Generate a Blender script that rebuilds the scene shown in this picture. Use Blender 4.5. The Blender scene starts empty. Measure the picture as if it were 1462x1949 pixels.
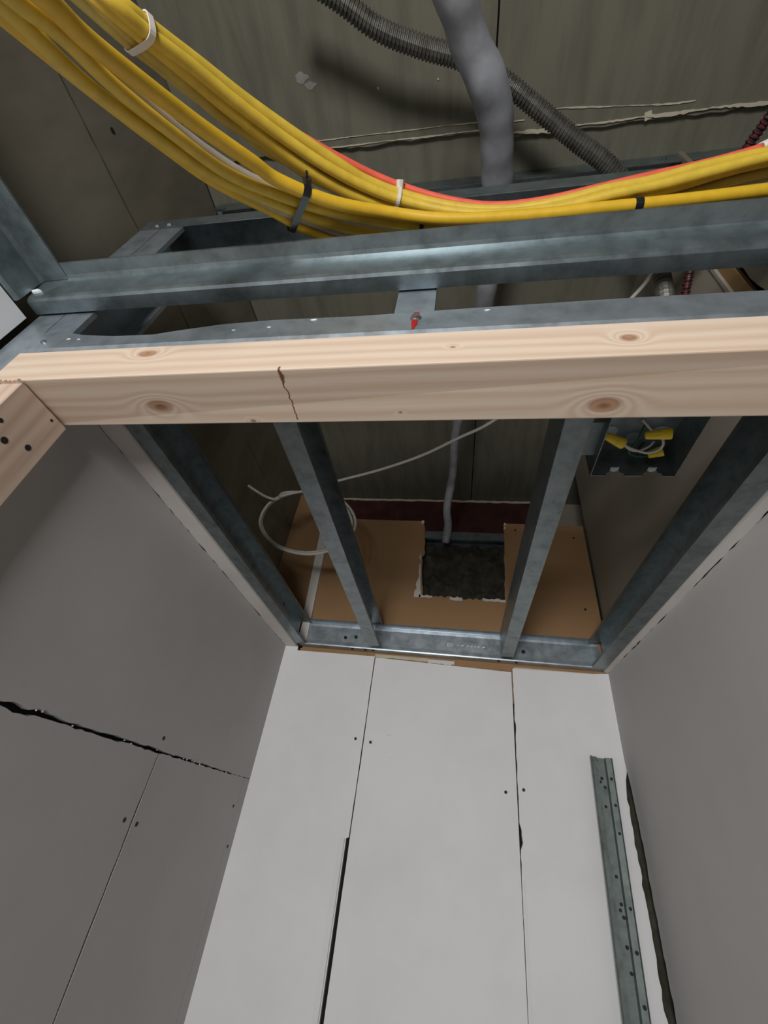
import bpy, bmesh, math, random
from mathutils import Vector, Matrix
random.seed(7)
scene = bpy.context.scene
COL = scene.collection
CZ = 1.62            # camera height above the floor; all measures below are relative to the camera

# ---------------------------------------------------------------- camera
def cam_rot(a, b, c):
    return (Matrix.Rotation(a, 3, 'Z') @ Matrix.Rotation(b, 3, 'X') @ Matrix.Rotation(c, 3, 'Z'))
cd = bpy.data.cameras.new('camera')
cam = bpy.data.objects.new('camera', cd)
COL.objects.link(cam)
cam.matrix_world = Matrix.Translation((0, 0, CZ)) @ cam_rot(math.radians(12.607), math.radians(126.531), math.radians(9.053)).to_4x4()
cd.sensor_fit = 'HORIZONTAL'
cd.sensor_width = 36.0
cd.lens = 807.44 / 1462 * 36.0
cd.clip_start = 0.01
scene.camera = cam

# ---------------------------------------------------------------- world, light, exposure
wd = bpy.data.worlds.new('world')
scene.world = wd
wd.use_nodes = True
wd.node_tree.nodes['Background'].inputs[0].default_value = (0.9, 0.95, 1.0, 1)
wd.node_tree.nodes['Background'].inputs[1].default_value = 0.01

def area(name, loc, target, sx, sy, power, color=(1, 1, 1)):
    l = bpy.data.lights.new(name, 'AREA')
    l.shape = 'RECTANGLE'
    l.size, l.size_y = sx, sy
    l.energy = power
    l.color = color
    o = bpy.data.objects.new(name, l)
    COL.objects.link(o)
    o.location = (loc[0], loc[1], loc[2] + CZ)
    d = Vector(target) - Vector(loc)
    o.rotation_euler = d.to_track_quat('-Z', 'Y').to_euler()
    return o
area('work_light', (-0.23, -1.5, -0.10), (-0.05, 1.2, 0.2), 0.50, 0.55, 38, (1.0, 0.99, 0.985))

vs = scene.view_settings
vs.view_transform = 'Standard'
vs.look = 'None'
vs.gamma = 1.0
vs.exposure = 0.0
vs.use_curve_mapping = False

# ---------------------------------------------------------------- node helpers
class NT:
    def __init__(self, name):
        self.m = bpy.data.materials.new(name)
        self.m.use_nodes = True
        self.t = self.m.node_tree
        self.b = self.t.nodes['Principled BSDF']
        self.g = self.t.nodes.new('ShaderNodeNewGeometry')
        self.pos = self.g.outputs['Position']
    def link(self, a, b):
        self.t.links.new(a, b)
    def val(self, sock, v):
        if hasattr(v, 'is_linked') or isinstance(v, bpy.types.NodeSocket):
            self.link(v, sock)
        else:
            sock.default_value = v
    def math(self, op, a, b=0.0, c=0.0, clamp=False):
        n = self.t.nodes.new('ShaderNodeMath')
        n.operation = op
        n.use_clamp = clamp
        for s, v in zip(n.inputs, (a, b, c)):
            self.val(s, v)
        return n.outputs[0]
    def vec(self, op, a, b=(0, 0, 0), out=0):
        n = self.t.nodes.new('ShaderNodeVectorMath')
        n.operation = op
        self.val(n.inputs[0], a)
        self.val(n.inputs[1], b)
        return n.outputs[out]
    def noise(self, vec, scale=1.0, detail=3.0, rough=0.55, col=False):
        n = self.t.nodes.new('ShaderNodeTexNoise')
        self.link(vec, n.inputs['Vector'])
        n.inputs['Scale'].default_value = scale
        n.inputs['Detail'].default_value = detail
        n.inputs['Roughness'].default_value = rough
        return n.outputs['Color'] if col else n.outputs[0]
    def ramp(self, fac, stops):
        n = self.t.nodes.new('ShaderNodeValToRGB')
        e = n.color_ramp.elements
        while len(e) > 1:
            e.remove(e[-1])
        for i, (p, c) in enumerate(stops):
            el = e[0] if i == 0 else e.new(p)
            el.position = p
            el.color = (*c, 1) if len(c) == 3 else c
        self.link(fac, n.inputs[0])
        return n.outputs[0]
    def mix(self, fac, a, b, mode='MIX'):
        n = self.t.nodes.new('ShaderNodeMix')
        n.data_type = 'RGBA'
        n.blend_type = mode
        self.val(n.inputs[0], fac)
        for s, v in ((n.inputs[6], a), (n.inputs[7], b)):
            if isinstance(v, tuple):
                v = (*v, 1) if len(v) == 3 else v
            self.val(s, v)
        return n.outputs[2]
    def sep(self, v):
        n = self.t.nodes.new('ShaderNodeSeparateXYZ')
        self.link(v, n.inputs[0])
        return n.outputs
    def bump(self, h, strength=0.2, dist=0.002):
        n = self.t.nodes.new('ShaderNodeBump')
        n.inputs['Strength'].default_value = strength
        n.inputs['Distance'].default_value = dist
        self.link(h, n.inputs['Height'])
        self.link(n.outputs[0], self.b.inputs['Normal'])
    def set(self, color=None, rough=None, metal=None, spec=None):
        for k, v in (('Base Color', color), ('Roughness', rough), ('Metallic', metal), ('Specular IOR Level', spec)):
            if v is None:
                continue
            if isinstance(v, tuple) and len(v) == 3:
                v = (*v, 1)
            self.val(self.b.inputs[k], v)
        return self.m

def plain(name, col, rough=0.6, metal=0.0, var=0.12, scale=40.0, bump=0.0):
    n = NT(name)
    f = n.noise(n.pos, scale, 4)
    d = tuple(c * (1 - var) for c in col)
    u = tuple(min(1, c * (1 + var)) for c in col)
    n.set(n.ramp(f, [(0.3, d), (0.7, u)]), rough, metal)
    if bump:
        n.bump(f, bump, 0.002)
    return n.m

def drywall_mat(name, col, dirt=(0.35, 0.33, 0.29), amount=0.5, speck=0.15, streak=(3, 3, 3)):
    n = NT(name)
    p = n.vec('MULTIPLY', n.pos, streak)
    big = n.noise(p, 1.6, 4, 0.6)
    fine = n.noise(n.pos, 420, 2, 0.6)
    mask = n.math('MULTIPLY', n.ramp(big, [(0.42, (0, 0, 0)), (0.75, (1, 1, 1))]), amount)
    c = n.mix(mask, col, dirt)
    c = n.mix(n.math('MULTIPLY', fine, speck), c, tuple(x * 0.55 for x in col))
    n.set(c, 0.88, 0.0, 0.25)
    n.bump(fine, 0.12, 0.0006)
    return n.m

def metal_mat(name, col=(0.27, 0.32, 0.335), rough=0.38, metal=0.85, var=0.25, streak=(6, 6, 6)):
    n = NT(name)
    p = n.vec('MULTIPLY', n.pos, streak)
    f = n.noise(p, 5.0, 6, 0.65)
    s = n.noise(n.pos, 90.0, 3, 0.6)
    lo = tuple(c * (1 - var) for c in col)
    hi = tuple(min(1, c * (1 + var * 0.8)) for c in col)
    c = n.ramp(f, [(0.32, lo), (0.5, col), (0.7, hi)])
    c = n.mix(n.ramp(s, [(0.62, (0, 0, 0)), (0.75, (0.35, 0.35, 0.35))]), c, hi)
    r = n.math('ADD', n.math('MULTIPLY', f, 0.25), rough - 0.12)
    n.set(c, r, metal)
    n.bump(f, 0.10, 0.004)
    return n.m

def wood_mat(name, knots, light, dark, stain=None):
    """pine: rings stretched along X (or Z for the jamb), bent around the knots"""
    n = NT(name)
    ax = 'X'
    if name.endswith('upright'):
        ax = 'Z'
    sc = (1.2, 26, 26) if ax == 'X' else (26, 26, 1.2)
    warp = n.noise(n.vec('MULTIPLY', n.pos, sc), 1.0, 3, 0.5)
    xyz = n.sep(n.pos)
    cross = n.math('ADD', n.math('MULTIPLY', xyz['Y'], 0.83), n.math('MULTIPLY', xyz['Z'] if ax == 'X' else xyz['X'], 0.9))
    phase = n.math('ADD', n.math('MULTIPLY', cross, 330.0), n.math('MULTIPLY', warp, 9.0))
    core = None
    for (kx, ky, kz, rx, ry) in knots:
        d = n.vec('SUBTRACT', n.pos, (kx, ky, kz + CZ))
        d = n.vec('MULTIPLY', d, (1 / rx, 1 / ry, 1 / ry))
        ln = n.vec('LENGTH', d, out=1)
        g = n.math('POWER', 2.718, n.math('MULTIPLY', n.math('MULTIPLY', ln, ln), -0.35))
        phase = n.math('ADD', phase, n.math('MULTIPLY', g, 22.0))
        k = n.math('SUBTRACT', 1.0, n.math('MULTIPLY', ln, 0.8), clamp=True)
        core = k if core is None else n.math('MAXIMUM', core, k)
    ring = n.math('ADD', n.math('MULTIPLY', n.math('SINE', phase), 0.5), 0.5)
    fine = n.noise(n.vec('MULTIPLY', n.pos, (8, 300, 300) if ax == 'X' else (300, 300, 8)), 1.0, 3, 0.6)
    fac = n.math('ADD', n.math('MULTIPLY', ring, 0.6), n.math('MULTIPLY', fine, 0.4))
    c = n.ramp(fac, [(0.15, light), (0.6, tuple(0.55 * a + 0.45 * b for a, b in zip(light, dark))), (0.95, dark)])
    blot = n.noise(n.vec('MULTIPLY', n.pos, (2, 9, 9) if ax == 'X' else (9, 9, 2)), 1.0, 3)
    c = n.mix(n.math('MULTIPLY', blot, 0.35), c, tuple(0.8 * d for d in dark))
    if core is not None:
        kc = n.mix(ring, (0.24, 0.11, 0.055), (0.42, 0.22, 0.12))
        c = n.mix(n.ramp(core, [(0.0, (0, 0, 0)), (0.35, (0.75, 0.75, 0.75)), (0.9, (1, 1, 1))]), c, kc)
    if stain:
        sx, sy0, sy1 = stain
        wob = n.noise(n.vec('MULTIPLY', n.pos, (0, 60, 0)), 1.0, 2)
        dx = n.math('ABSOLUTE', n.math('SUBTRACT', xyz['X'], n.math('ADD', sx - 0.006, n.math('MULTIPLY', wob, 0.012))))
        head = n.math('SUBTRACT', 1.0, n.math('MULTIPLY', n.math('ABSOLUTE', n.math('SUBTRACT', xyz['Y'], sy0 + 0.008)), 70.0), clamp=True)
        wid = n.math('ADD', 0.0014, n.math('MULTIPLY', head, 0.0035))
        m = n.math('SUBTRACT', 1.0, n.math('DIVIDE', dx, wid), clamp=True)
        m = n.math('MULTIPLY', n.math('MULTIPLY', m, 1.6, clamp=True), n.math('LESS_THAN', xyz['Y'], sy1))
        m = n.math('MULTIPLY', m, n.math('LESS_THAN', xyz['Z'], CZ + 0.4605))
        c = n.mix(m, c, (0.17, 0.065, 0.02))
    n.set(c, 0.62, 0.0, 0.35)
    n.bump(fac, 0.15, 0.001)
    return n.m

M = {}
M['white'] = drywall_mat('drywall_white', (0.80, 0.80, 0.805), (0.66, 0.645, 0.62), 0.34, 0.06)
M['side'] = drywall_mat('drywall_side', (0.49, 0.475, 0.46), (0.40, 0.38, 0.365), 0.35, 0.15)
M['gypsum'] = drywall_mat('gypsum_edge', (0.72, 0.68, 0.64), (0.50, 0.44, 0.38), 0.5, 0.2)
M['olive'] = drywall_mat('old_board', (0.185, 0.178, 0.132), (0.105, 0.10, 0.075), 0.8, 0.35, (14, 2.0, 3))
M['beige'] = drywall_mat('old_board_beige', (0.235, 0.21, 0.158), (0.125, 0.115, 0.085), 0.7, 0.30, (2.0, 7, 2.5))
M['taupe'] = drywall_mat('plenum_board', (0.36, 0.32, 0.26), (0.29, 0.26, 0.20), 0.5, 0.25)
M['kraft'] = drywall_mat('kraft_paper', (0.37, 0.22, 0.11), (0.29, 0.17, 0.08), 0.6, 0.2, (2, 2, 4))
M['kraft_dark'] = drywall_mat('kraft_paper_dark', (0.28, 0.17, 0.075), (0.20, 0.12, 0.05), 0.6, 0.2)
M['torn'] = drywall_mat('torn_paper', (0.62, 0.56, 0.43), (0.40, 0.34, 0.24), 0.5, 0.3, (9, 9, 9))
M['spackle'] = plain('spackle', (0.27, 0.26, 0.235), 0.9, 0, 0.15, 60)
M['dark'] = plain('cavity_shade', (0.015, 0.016, 0.014), 0.9)  # near-black: cavity shade behind the joints, put in as colour
M['hole'] = plain('screw_and_hole_dark', (0.012, 0.012, 0.012), 0.7)  # black screw heads; on holes it paints the inner shade
M['metal'] = metal_mat('galvanized')
M['metal_lt'] = metal_mat('galvanized_light', (0.45, 0.51, 0.56), 0.36, 0.8, 0.2)
M['metal_dk'] = metal_mat('galvanized_dark', (0.24, 0.28, 0.28), 0.42, 0.85, 0.3)  # darker tone of the same galvanized steel
M['metal_old'] = metal_mat('galvanized_punched', (0.17, 0.20, 0.19), 0.5, 0.6, 0.3)
M['metal_shaded'] = metal_mat('galvanized_shaded', (0.25, 0.29, 0.295), 0.40, 0.85, 0.3)  # galvanized steel with the shade over the closet put into its tone
M['yellow'] = plain('cable_yellow', (0.66, 0.46, 0.05), 0.42, 0, 0.10, 60)
M['yellow_or'] = plain('cable_amber', (0.70, 0.43, 0.025), 0.42, 0, 0.08, 60)
M['yellow_dl'] = plain('cable_dull_yellow', (0.50, 0.37, 0.075), 0.5, 0, 0.12, 60)
M['grey_cable'] = plain('cable_grey', (0.42, 0.37, 0.30), 0.5)
M['red_cable'] = plain('cable_red', (0.78, 0.13, 0.075), 0.45)
M['white_cable'] = plain('cable_white', (0.66, 0.62, 0.57), 0.5, 0, 0.06)
M['tie_white'] = plain('tie_white', (0.72, 0.68, 0.62), 0.4)
M['tie_black'] = plain('tie_black', (0.012, 0.012, 0.013), 0.35)
M['pipe'] = plain('pipe_wrap', (0.33, 0.34, 0.365), 0.75, 0, 0.22, 18, 0.4)
M['flex'] = metal_mat('flex_steel', (0.20, 0.195, 0.17), 0.5, 0.8, 0.35)
M['mc_red'] = plain('armour_red', (0.16, 0.03, 0.03), 0.4, 0.4)
M['mc_dark'] = plain('armour_dark', (0.02, 0.015, 0.02), 0.5, 0.3)
M['iron'] = plain('red_iron', (0.060, 0.017, 0.014), 0.6, 0.1, 0.4, 14)
M['wool'] = plain('mineral_wool', (0.045, 0.043, 0.03), 0.95, 0, 0.5, 30, 0.6)
M['nut'] = plain('wire_nut', (0.85, 0.62, 0.03), 0.35, 0, 0.04)
M['green'] = plain('wire_green', (0.01, 0.11, 0.045), 0.4)
M['black_wire'] = plain('wire_black', (0.03, 0.03, 0.025), 0.4)
M['red_paint'] = plain('red_marking', (0.42, 0.012, 0.012), 0.5, 0, 0.2)
M['print'] = plain('stamped_print', (0.85, 0.87, 0.9), 0.5)
M['floor'] = plain('concrete', (0.16, 0.155, 0.15), 0.85, 0, 0.15, 6)
M['room'] = plain('room_paint', (0.20, 0.195, 0.19), 0.85, 0, 0.04, 6)
M['pine'] = wood_mat('pine_beam', [(-0.4403, 0.3556, 0.457, 0.020, 0.011), (0.175, 0.369, 0.457, 0.019, 0.011),
                                   (-0.4518, 0.301, 0.506, 0.015, 0.008), (0.1894, 0.301, 0.4914, 0.010, 0.007),
                                   (-0.3041, 0.387, 0.457, 0.0045, 0.003), (-0.0834, 0.3756, 0.457, 0.003, 0.002), (-0.0135, 0.301, 0.4882, 0.004, 0.0025)],
                     (0.76, 0.625, 0.495), (0.62, 0.45, 0.325), (-0.2346, 0.303, 0.386))
M['pine_up'] = wood_mat('pine_upright', [], (0.70, 0.55, 0.43), (0.52, 0.38, 0.29))

# ---------------------------------------------------------------- mesh helpers
def V(p):
    return Vector((p[0], p[1], p[2] + CZ))

def box(bm, lo, hi):
    vs_ = [bm.verts.new(V((x, y, z))) for x in (lo[0], hi[0]) for y in (lo[1], hi[1]) for z in (lo[2], hi[2])]
    for f in ((0, 1, 3, 2), (4, 6, 7, 5), (0, 4, 5, 1), (2, 3, 7, 6), (0, 2, 6, 4), (1, 5, 7, 3)):
        bm.faces.new([vs_[i] for i in f])

def prism(bm, poly, axis, a, b):
    """2D polygon extruded along an axis. x: (y,z)  y: (x,z)  z: (x,y)"""
    def p3(u, v, w):
        return {'x': (w, u, v), 'y': (u, w, v), 'z': (u, v, w)}[axis]
    A = [bm.verts.new(V(p3(u, v, a))) for u, v in poly]
    B = [bm.verts.new(V(p3(u, v, b))) for u, v in poly]
    n = len(poly)
    for i in range(n):
        bm.faces.new((A[i], A[(i + 1) % n], B[(i + 1) % n], B[i]))
    bm.faces.new(A[::-1])
    bm.faces.new(B)

def sheet(pts, t):
    """open polyline -> thin closed polygon of thickness t (2D)"""
    L = [Vector(p) for p in pts]
    off = []
    for i, p in enumerate(L):
        d1 = (L[i] - L[i - 1]).normalized() if i else None
        d2 = (L[i + 1] - L[i]).normalized() if i < len(L) - 1 else None
        n1 = Vector((-d1.y, d1.x)) if d1 else None
        n2 = Vector((-d2.y, d2.x)) if d2 else None
        if n1 and n2:
            m = (n1 + n2)
            m = m.normalized() / max(0.4, math.cos(n1.angle(n2) / 2)) if m.length > 1e-6 else n1
        else:
            m = n1 or n2
        off.append(p + m * t)
    return [tuple(p) for p in L] + [tuple(p) for p in off[::-1]]

def catmull(pts, sub=8):
    P = [Vector(p) for p in pts]
    P = [2 * P[0] - P[1]] + P + [2 * P[-1] - P[-2]]
    out = []
    for i in range(1, len(P) - 2):
        p0, p1, p2, p3 = P[i - 1:i + 3]
        for k in range(sub):
            t = k / sub
            out.append(0.5 * ((2 * p1) + (p2 - p0) * t + (2 * p0 - 5 * p1 + 4 * p2 - p3) * t * t + (3 * p1 - p0 - 3 * p2 + p3) * t ** 3))
    out.append(P[-2])
    return out

def resample(pts, step):
    d = [0]
    for a, b in zip(pts, pts[1:]):
        d.append(d[-1] + (b - a).length)
    n = max(2, int(d[-1] / step))
    out, j = [], 0
    for i in range(n + 1):
        s = d[-1] * i / n
        while j < len(d) - 2 and d[j + 1] < s:
            j += 1
        t = (s - d[j]) / max(1e-9, d[j + 1] - d[j])
        out.append(pts[j].lerp(pts[j + 1], t))
    return out

def tube(bm, pts, rad, seg=10, flat=1.0, matfn=None):
    """pts: list of Vectors (camera-relative), rad: number or function(i,t)"""
    n = len(pts)
    up_ = Vector((0.13, 0.21, 0.97))
    rings = []
    tprev = None
    for i, p in enumerate(pts):
        t = (pts[min(i + 1, n - 1)] - pts[max(i - 1, 0)]).normalized()
        if tprev is None:
            u = (up_ - t * up_.dot(t)).normalized()
        else:
            u = (u - t * u.dot(t)).normalized()
        tprev = t
        w = t.cross(u)
        r = rad(i, i / (n - 1)) if callable(rad) else rad
        rings.append([bm.verts.new(V(p + (u * math.cos(a) * r + w * math.sin(a) * r * flat))) for a in [2 * math.pi * k / seg for k in range(seg)]])
    for i in range(n - 1):
        for k in range(seg):
            f = bm.faces.new((rings[i][k], rings[i][(k + 1) % seg], rings[i + 1][(k + 1) % seg], rings[i + 1][k]))
            f.smooth = True
            if matfn:
                f.material_index = matfn(i, k)
    bm.faces.new(rings[0][::-1])
    bm.faces.new(rings[-1])

def cyl(bm, c, d, r, h, seg=14, r2=None):
    d = Vector(d).normalized()
    u = d.orthogonal().normalized()
    w = d.cross(u)
    c = Vector(c)
    r2 = r if r2 is None else r2
    A = [bm.verts.new(V(c + (u * math.cos(2 * math.pi * k / seg) + w * math.sin(2 * math.pi * k / seg)) * r)) for k in range(seg)]
    B = [bm.verts.new(V(c + d * h + (u * math.cos(2 * math.pi * k / seg) + w * math.sin(2 * math.pi * k / seg)) * r2)) for k in range(seg)]
    for k in range(seg):
        bm.faces.new((A[k], A[(k + 1) % seg], B[(k + 1) % seg], B[k]))
    bm.faces.new(A[::-1])
    bm.faces.new(B)

def obj(name, bm, mats, parent=None, bevel=0.0):
    bmesh.ops.recalc_face_normals(bm, faces=bm.faces)
    if bevel:
        bmesh.ops.bevel(bm, geom=list(bm.edges), offset=bevel, segments=2, affect='EDGES', profile=0.6)
    me = bpy.data.meshes.new(name)
    bm.to_mesh(me)
    bm.free()
    for m in (mats if isinstance(mats, (list, tuple)) else [mats]):
        me.materials.append(M[m])
    # origin at the bottom centre of the piece
    co = [v.co for v in me.vertices]
    c = Vector(((min(v.x for v in co) + max(v.x for v in co)) / 2, (min(v.y for v in co) + max(v.y for v in co)) / 2, min(v.z for v in co)))
    me.transform(Matrix.Translation(-c))
    o = bpy.data.objects.new(name, me)
    COL.objects.link(o)
    if parent is not None:
        o.parent = parent
        pw = parent['_w'] if '_w' in parent else tuple(parent.location)
        o.location = c - Vector(pw)
        o['_w'] = tuple(c)
    else:
        o.location = c
        o['_w'] = tuple(c)
    return o

def thing(name, base, label, cat, group=None):
    o = bpy.data.objects.new(name, None)
    COL.objects.link(o)
    o.location = V(base)
    o['_w'] = tuple(V(base))
    o['label'] = label
    o['category'] = cat
    if group:
        o['group'] = group
    return o

def tag(o, label, cat, group=None):
    o['label'] = label
    o['category'] = cat
    if group:
        o['group'] = group
    return o

def struct_empty(name, base, label=None):
    o = bpy.data.objects.new(name, None)
    COL.objects.link(o)
    o.location = V(base)
    o['_w'] = tuple(V(base))
    o['kind'] = 'structure'
    if label:
        o['label'] = label
        o['category'] = name.split('_')[0]
    return o

def struct(name, bm, mat, label=None):
    o = obj(name, bm, mat)
    o['kind'] = 'structure'
    if label:
        o['label'] = label
        o['category'] = name.split('_')[0]
    return o

def new():
    return bmesh.new()

def jag(a, b, n, amp, seed, fixed=None):
    """ragged line of values between a and b"""
    r = random.Random(seed)
    return [(a + (b - a) * i / n, (r.random() - 0.5) * 2 * amp) for i in range(n + 1)]

def disc(name, c, d, r, parent, mat='hole', h=0.0012):
    bm = new()
    cyl(bm, c, d, r, h, 10)
    return obj(name, bm, mat, parent)
C1=[(-0.3252,-0.0427,0.436),(-0.3289,-0.0161,0.484),(-0.33,0.0077,0.5148),(-0.3196,0.0459,0.5645),(-0.3029,0.088,0.6155),(-0.2746,0.1341,0.6635),(-0.2552,0.162,0.6883),(-0.1945,0.2019,0.7199),(-0.1187,0.2323,0.753),(-0.0313,0.2508,0.7615),(0.0875,0.2604,0.773),(0.2016,0.2624,0.7811),(0.275,0.2638,0.7865),(0.3463,0.2645,0.7919),(0.4234,0.2642,0.798),(0.5145,0.2642,0.8038)]
C2=[(-0.3437,-0.0386,0.442),(-0.3468,-0.0188,0.472),(-0.3469,0.002,0.5064),(-0.3451,0.0378,0.5452),(-0.3332,0.0845,0.597),(-0.3089,0.1379,0.65),(-0.2653,0.1816,0.7003),(-0.2006,0.2178,0.7319),(-0.1459,0.2414,0.7554),(-0.0731,0.2609,0.7696),(0.0497,0.2699,0.7812),(0.1683,0.2735,0.7904),(0.2821,0.2761,0.7985),(0.3916,0.2787,0.8066),(0.5283,0.278,0.8158)]
C3=[(-0.3577,-0.0357,0.444),(-0.3585,-0.0177,0.47),(-0.3635,0.003,0.4984),(-0.3641,0.0354,0.5348),(-0.3516,0.0802,0.5845),(-0.3258,0.1379,0.6455),(-0.2748,0.1927,0.706),(-0.2066,0.2369,0.7399),(-0.1508,0.2613,0.7631),(-0.0749,0.2811,0.7776),(0.0518,0.2915,0.7892),(0.2152,0.3013,0.8011),(0.4058,0.3035,0.8146),(0.5461,0.3013,0.8238)]
C4=[(-0.3673,-0.037,0.441),(-0.3677,-0.0142,0.474),(-0.3708,0.0139,0.5144),(-0.3657,0.0492,0.5548),(-0.3537,0.093,0.601),(-0.3316,0.1451,0.6515),(-0.2838,0.2036,0.7095),(-0.2481,0.2366,0.7301),(-0.2017,0.2641,0.7505),(-0.1462,0.2936,0.7728),(-0.0329,0.3161,0.7875),(0.1811,0.3228,0.8044),(0.4175,0.3245,0.8206)]
G1=[(-0.3507,-0.0287,0.496),(-0.35,-0.0091,0.528),(-0.3513,0.0192,0.556),(-0.3487,0.0469,0.58),(-0.3413,0.079,0.615),(-0.3265,0.1133,0.65),(-0.3037,0.1485,0.685),(-0.2708,0.1805,0.7203),(-0.2047,0.2176,0.7519),(-0.1405,0.246,0.7788),(-0.0327,0.271,0.7935),(0.093,0.2853,0.805),(0.2525,0.2875,0.8158),(0.438,0.2869,0.8294)]
G2=[(-0.3621,-0.0313,0.454),(-0.3651,-0.0094,0.484),(-0.368,0.0299,0.532),(-0.3574,0.0664,0.572),(-0.3473,0.1038,0.612),(-0.3326,0.132,0.642),(-0.312,0.1607,0.672),(-0.2785,0.198,0.7095),(-0.2318,0.2305,0.7337),(-0.1826,0.2605,0.7553),(-0.1282,0.2885,0.777),(-0.0327,0.3071,0.7855),(0.0962,0.3134,0.797)]
U1=[(-0.3844,-0.0418,0.6282),(-0.3482,-0.0118,0.6208),(-0.3332,0.0141,0.651),(-0.3117,0.0437,0.6819),(-0.2805,0.0838,0.7168),(-0.233,0.1318,0.7514),(-0.1854,0.1731,0.7743),(-0.1519,0.1992,0.7886),(-0.0902,0.2283,0.8),(-0.0162,0.2489,0.8),(0.0574,0.2588,0.8),(0.1358,0.2563,0.8039),(0.2027,0.2484,0.8097),(0.2667,0.2447,0.8155),(0.3294,0.2364,0.8214),(0.4168,0.2288,0.83),(0.4995,0.221,0.83)]
U2=[(-0.4051,-0.0444,0.6268),(-0.3653,-0.0139,0.6179),(-0.3435,0.0138,0.6344),(-0.3257,0.0457,0.6653),(-0.3019,0.0836,0.6963),(-0.2659,0.1316,0.7311),(-0.2223,0.1754,0.755),(-0.1693,0.2141,0.7779),(-0.1077,0.2416,0.795),(-0.0327,0.2582,0.795),(0.0577,0.2643,0.795),(0.1529,0.267,0.8002),(0.2425,0.26,0.808),(0.3129,0.2518,0.8145),(0.3655,0.2424,0.8197),(0.4194,0.2373,0.825),(0.5038,0.2316,0.825)]
U3=[(-0.4347,-0.0479,0.6465),(-0.3959,-0.0167,0.6379),(-0.3665,0.0122,0.6378),(-0.3531,0.0369,0.663),(-0.3361,0.0654,0.6881),(-0.3093,0.0991,0.7172),(-0.2854,0.1346,0.7404),(-0.2444,0.165,0.764),(-0.1869,0.1993,0.7886),(-0.1347,0.2306,0.8089),(-0.0759,0.2541,0.812),(0.0092,0.2732,0.812),(0.0926,0.2787,0.812),(0.1886,0.2762,0.8198),(0.2719,0.2703,0.8269),(0.3415,0.2577,0.8334),(0.389,0.2511,0.838),(0.432,0.2499,0.842),(0.521,0.2475,0.842)]
U4=[(-0.4031,-0.044,0.6365),(-0.3691,-0.007,0.6278),(-0.3546,0.0186,0.6434),(-0.3407,0.0457,0.6686),(-0.3157,0.0919,0.7034),(-0.2815,0.1291,0.7344),(-0.2332,0.1784,0.7631),(-0.1861,0.2087,0.7831),(-0.1261,0.2406,0.806),(-0.0585,0.2567,0.806),(0.0257,0.2682,0.806),(0.108,0.2755,0.8073),(0.2103,0.2733,0.8157),(0.2861,0.2715,0.8222),(0.3433,0.266,0.8274),(0.3905,0.2586,0.832),(0.4322,0.2547,0.836),(0.5212,0.2521,0.836)]
U5=[(-0.3877,-0.0453,0.62),(-0.351,-0.0142,0.6114),(-0.3347,0.0141,0.6352),(-0.3147,0.0432,0.6661),(-0.2878,0.0817,0.699),(-0.2468,0.1292,0.7343),(-0.1982,0.1723,0.7586),(-0.1513,0.2051,0.7786),(-0.0897,0.2331,0.79),(-0.016,0.2522,0.79),(0.0571,0.2605,0.79),(0.1432,0.2602,0.7945),(0.217,0.2524,0.801),(0.2827,0.2477,0.807),(0.3422,0.2403,0.8127),(0.4146,0.2316,0.82),(0.4971,0.2242,0.82)]
RED=[(-0.2991,0.0761,0.7172),(-0.2632,0.1095,0.7481),(-0.2183,0.1451,0.772),(-0.1847,0.1694,0.7871),(-0.1379,0.1999,0.8063),(-0.0777,0.226,0.812),(-0.0149,0.2449,0.812),(0.0478,0.2553,0.812),(0.1212,0.2548,0.8146),(0.197,0.2478,0.8211),(0.2681,0.241,0.8275),(0.3319,0.2359,0.8334),(0.3794,0.2306,0.838),(0.412,0.2256,0.8413)]
WHT=[(0.242,0.2886,0.8397),(0.3035,0.2852,0.8441),(0.3546,0.2796,0.8479),(0.4048,0.2757,0.8516),(0.454,0.2726,0.8553),(0.5427,0.2694,0.8608)]
PIPE=[(-0.0686,-0.0128,1.14),(-0.0289,0.0501,1.17),(-0.0047,0.1084,1.2),(0.03,0.1641,1.22),(0.0542,0.2268,1.25),(0.065,0.3065,1.28),(0.0739,0.3879,1.31),(0.0742,0.5032,1.33),(0.062,0.6462,1.33),(0.0318,0.8727,1.32),(-0.0224,1.1652,1.3),(-0.0338,1.4,1.2892),(-0.0555,1.5,1.1755),(-0.0491,1.56,1.1182),(-0.0592,1.615,1.0641)]
FLEX=[(-0.3766,-0.0271,1.36),(-0.2813,0.0289,1.37),(-0.2005,0.083,1.38),(-0.112,0.1197,1.39),(-0.0198,0.1505,1.4),(0.0638,0.1898,1.4),(0.1388,0.2375,1.39),(0.2449,0.3092,1.38),(0.3654,0.3896,1.37),(0.464,0.4967,1.33),(0.4975,0.5847,1.2),(0.4463,0.5719,0.98),(0.3997,0.5808,0.8),(0.3684,0.5916,0.7)]
REDMC=[(0.5578,0.1958,1.12),(0.5456,0.2618,1.14),(0.5284,0.3165,1.14),(0.5124,0.4251,1.14),(0.4992,0.5297,1.08),(0.5011,0.6118,1.0),(0.4579,0.623,0.82),(0.4193,0.6054,0.7)]
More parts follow.
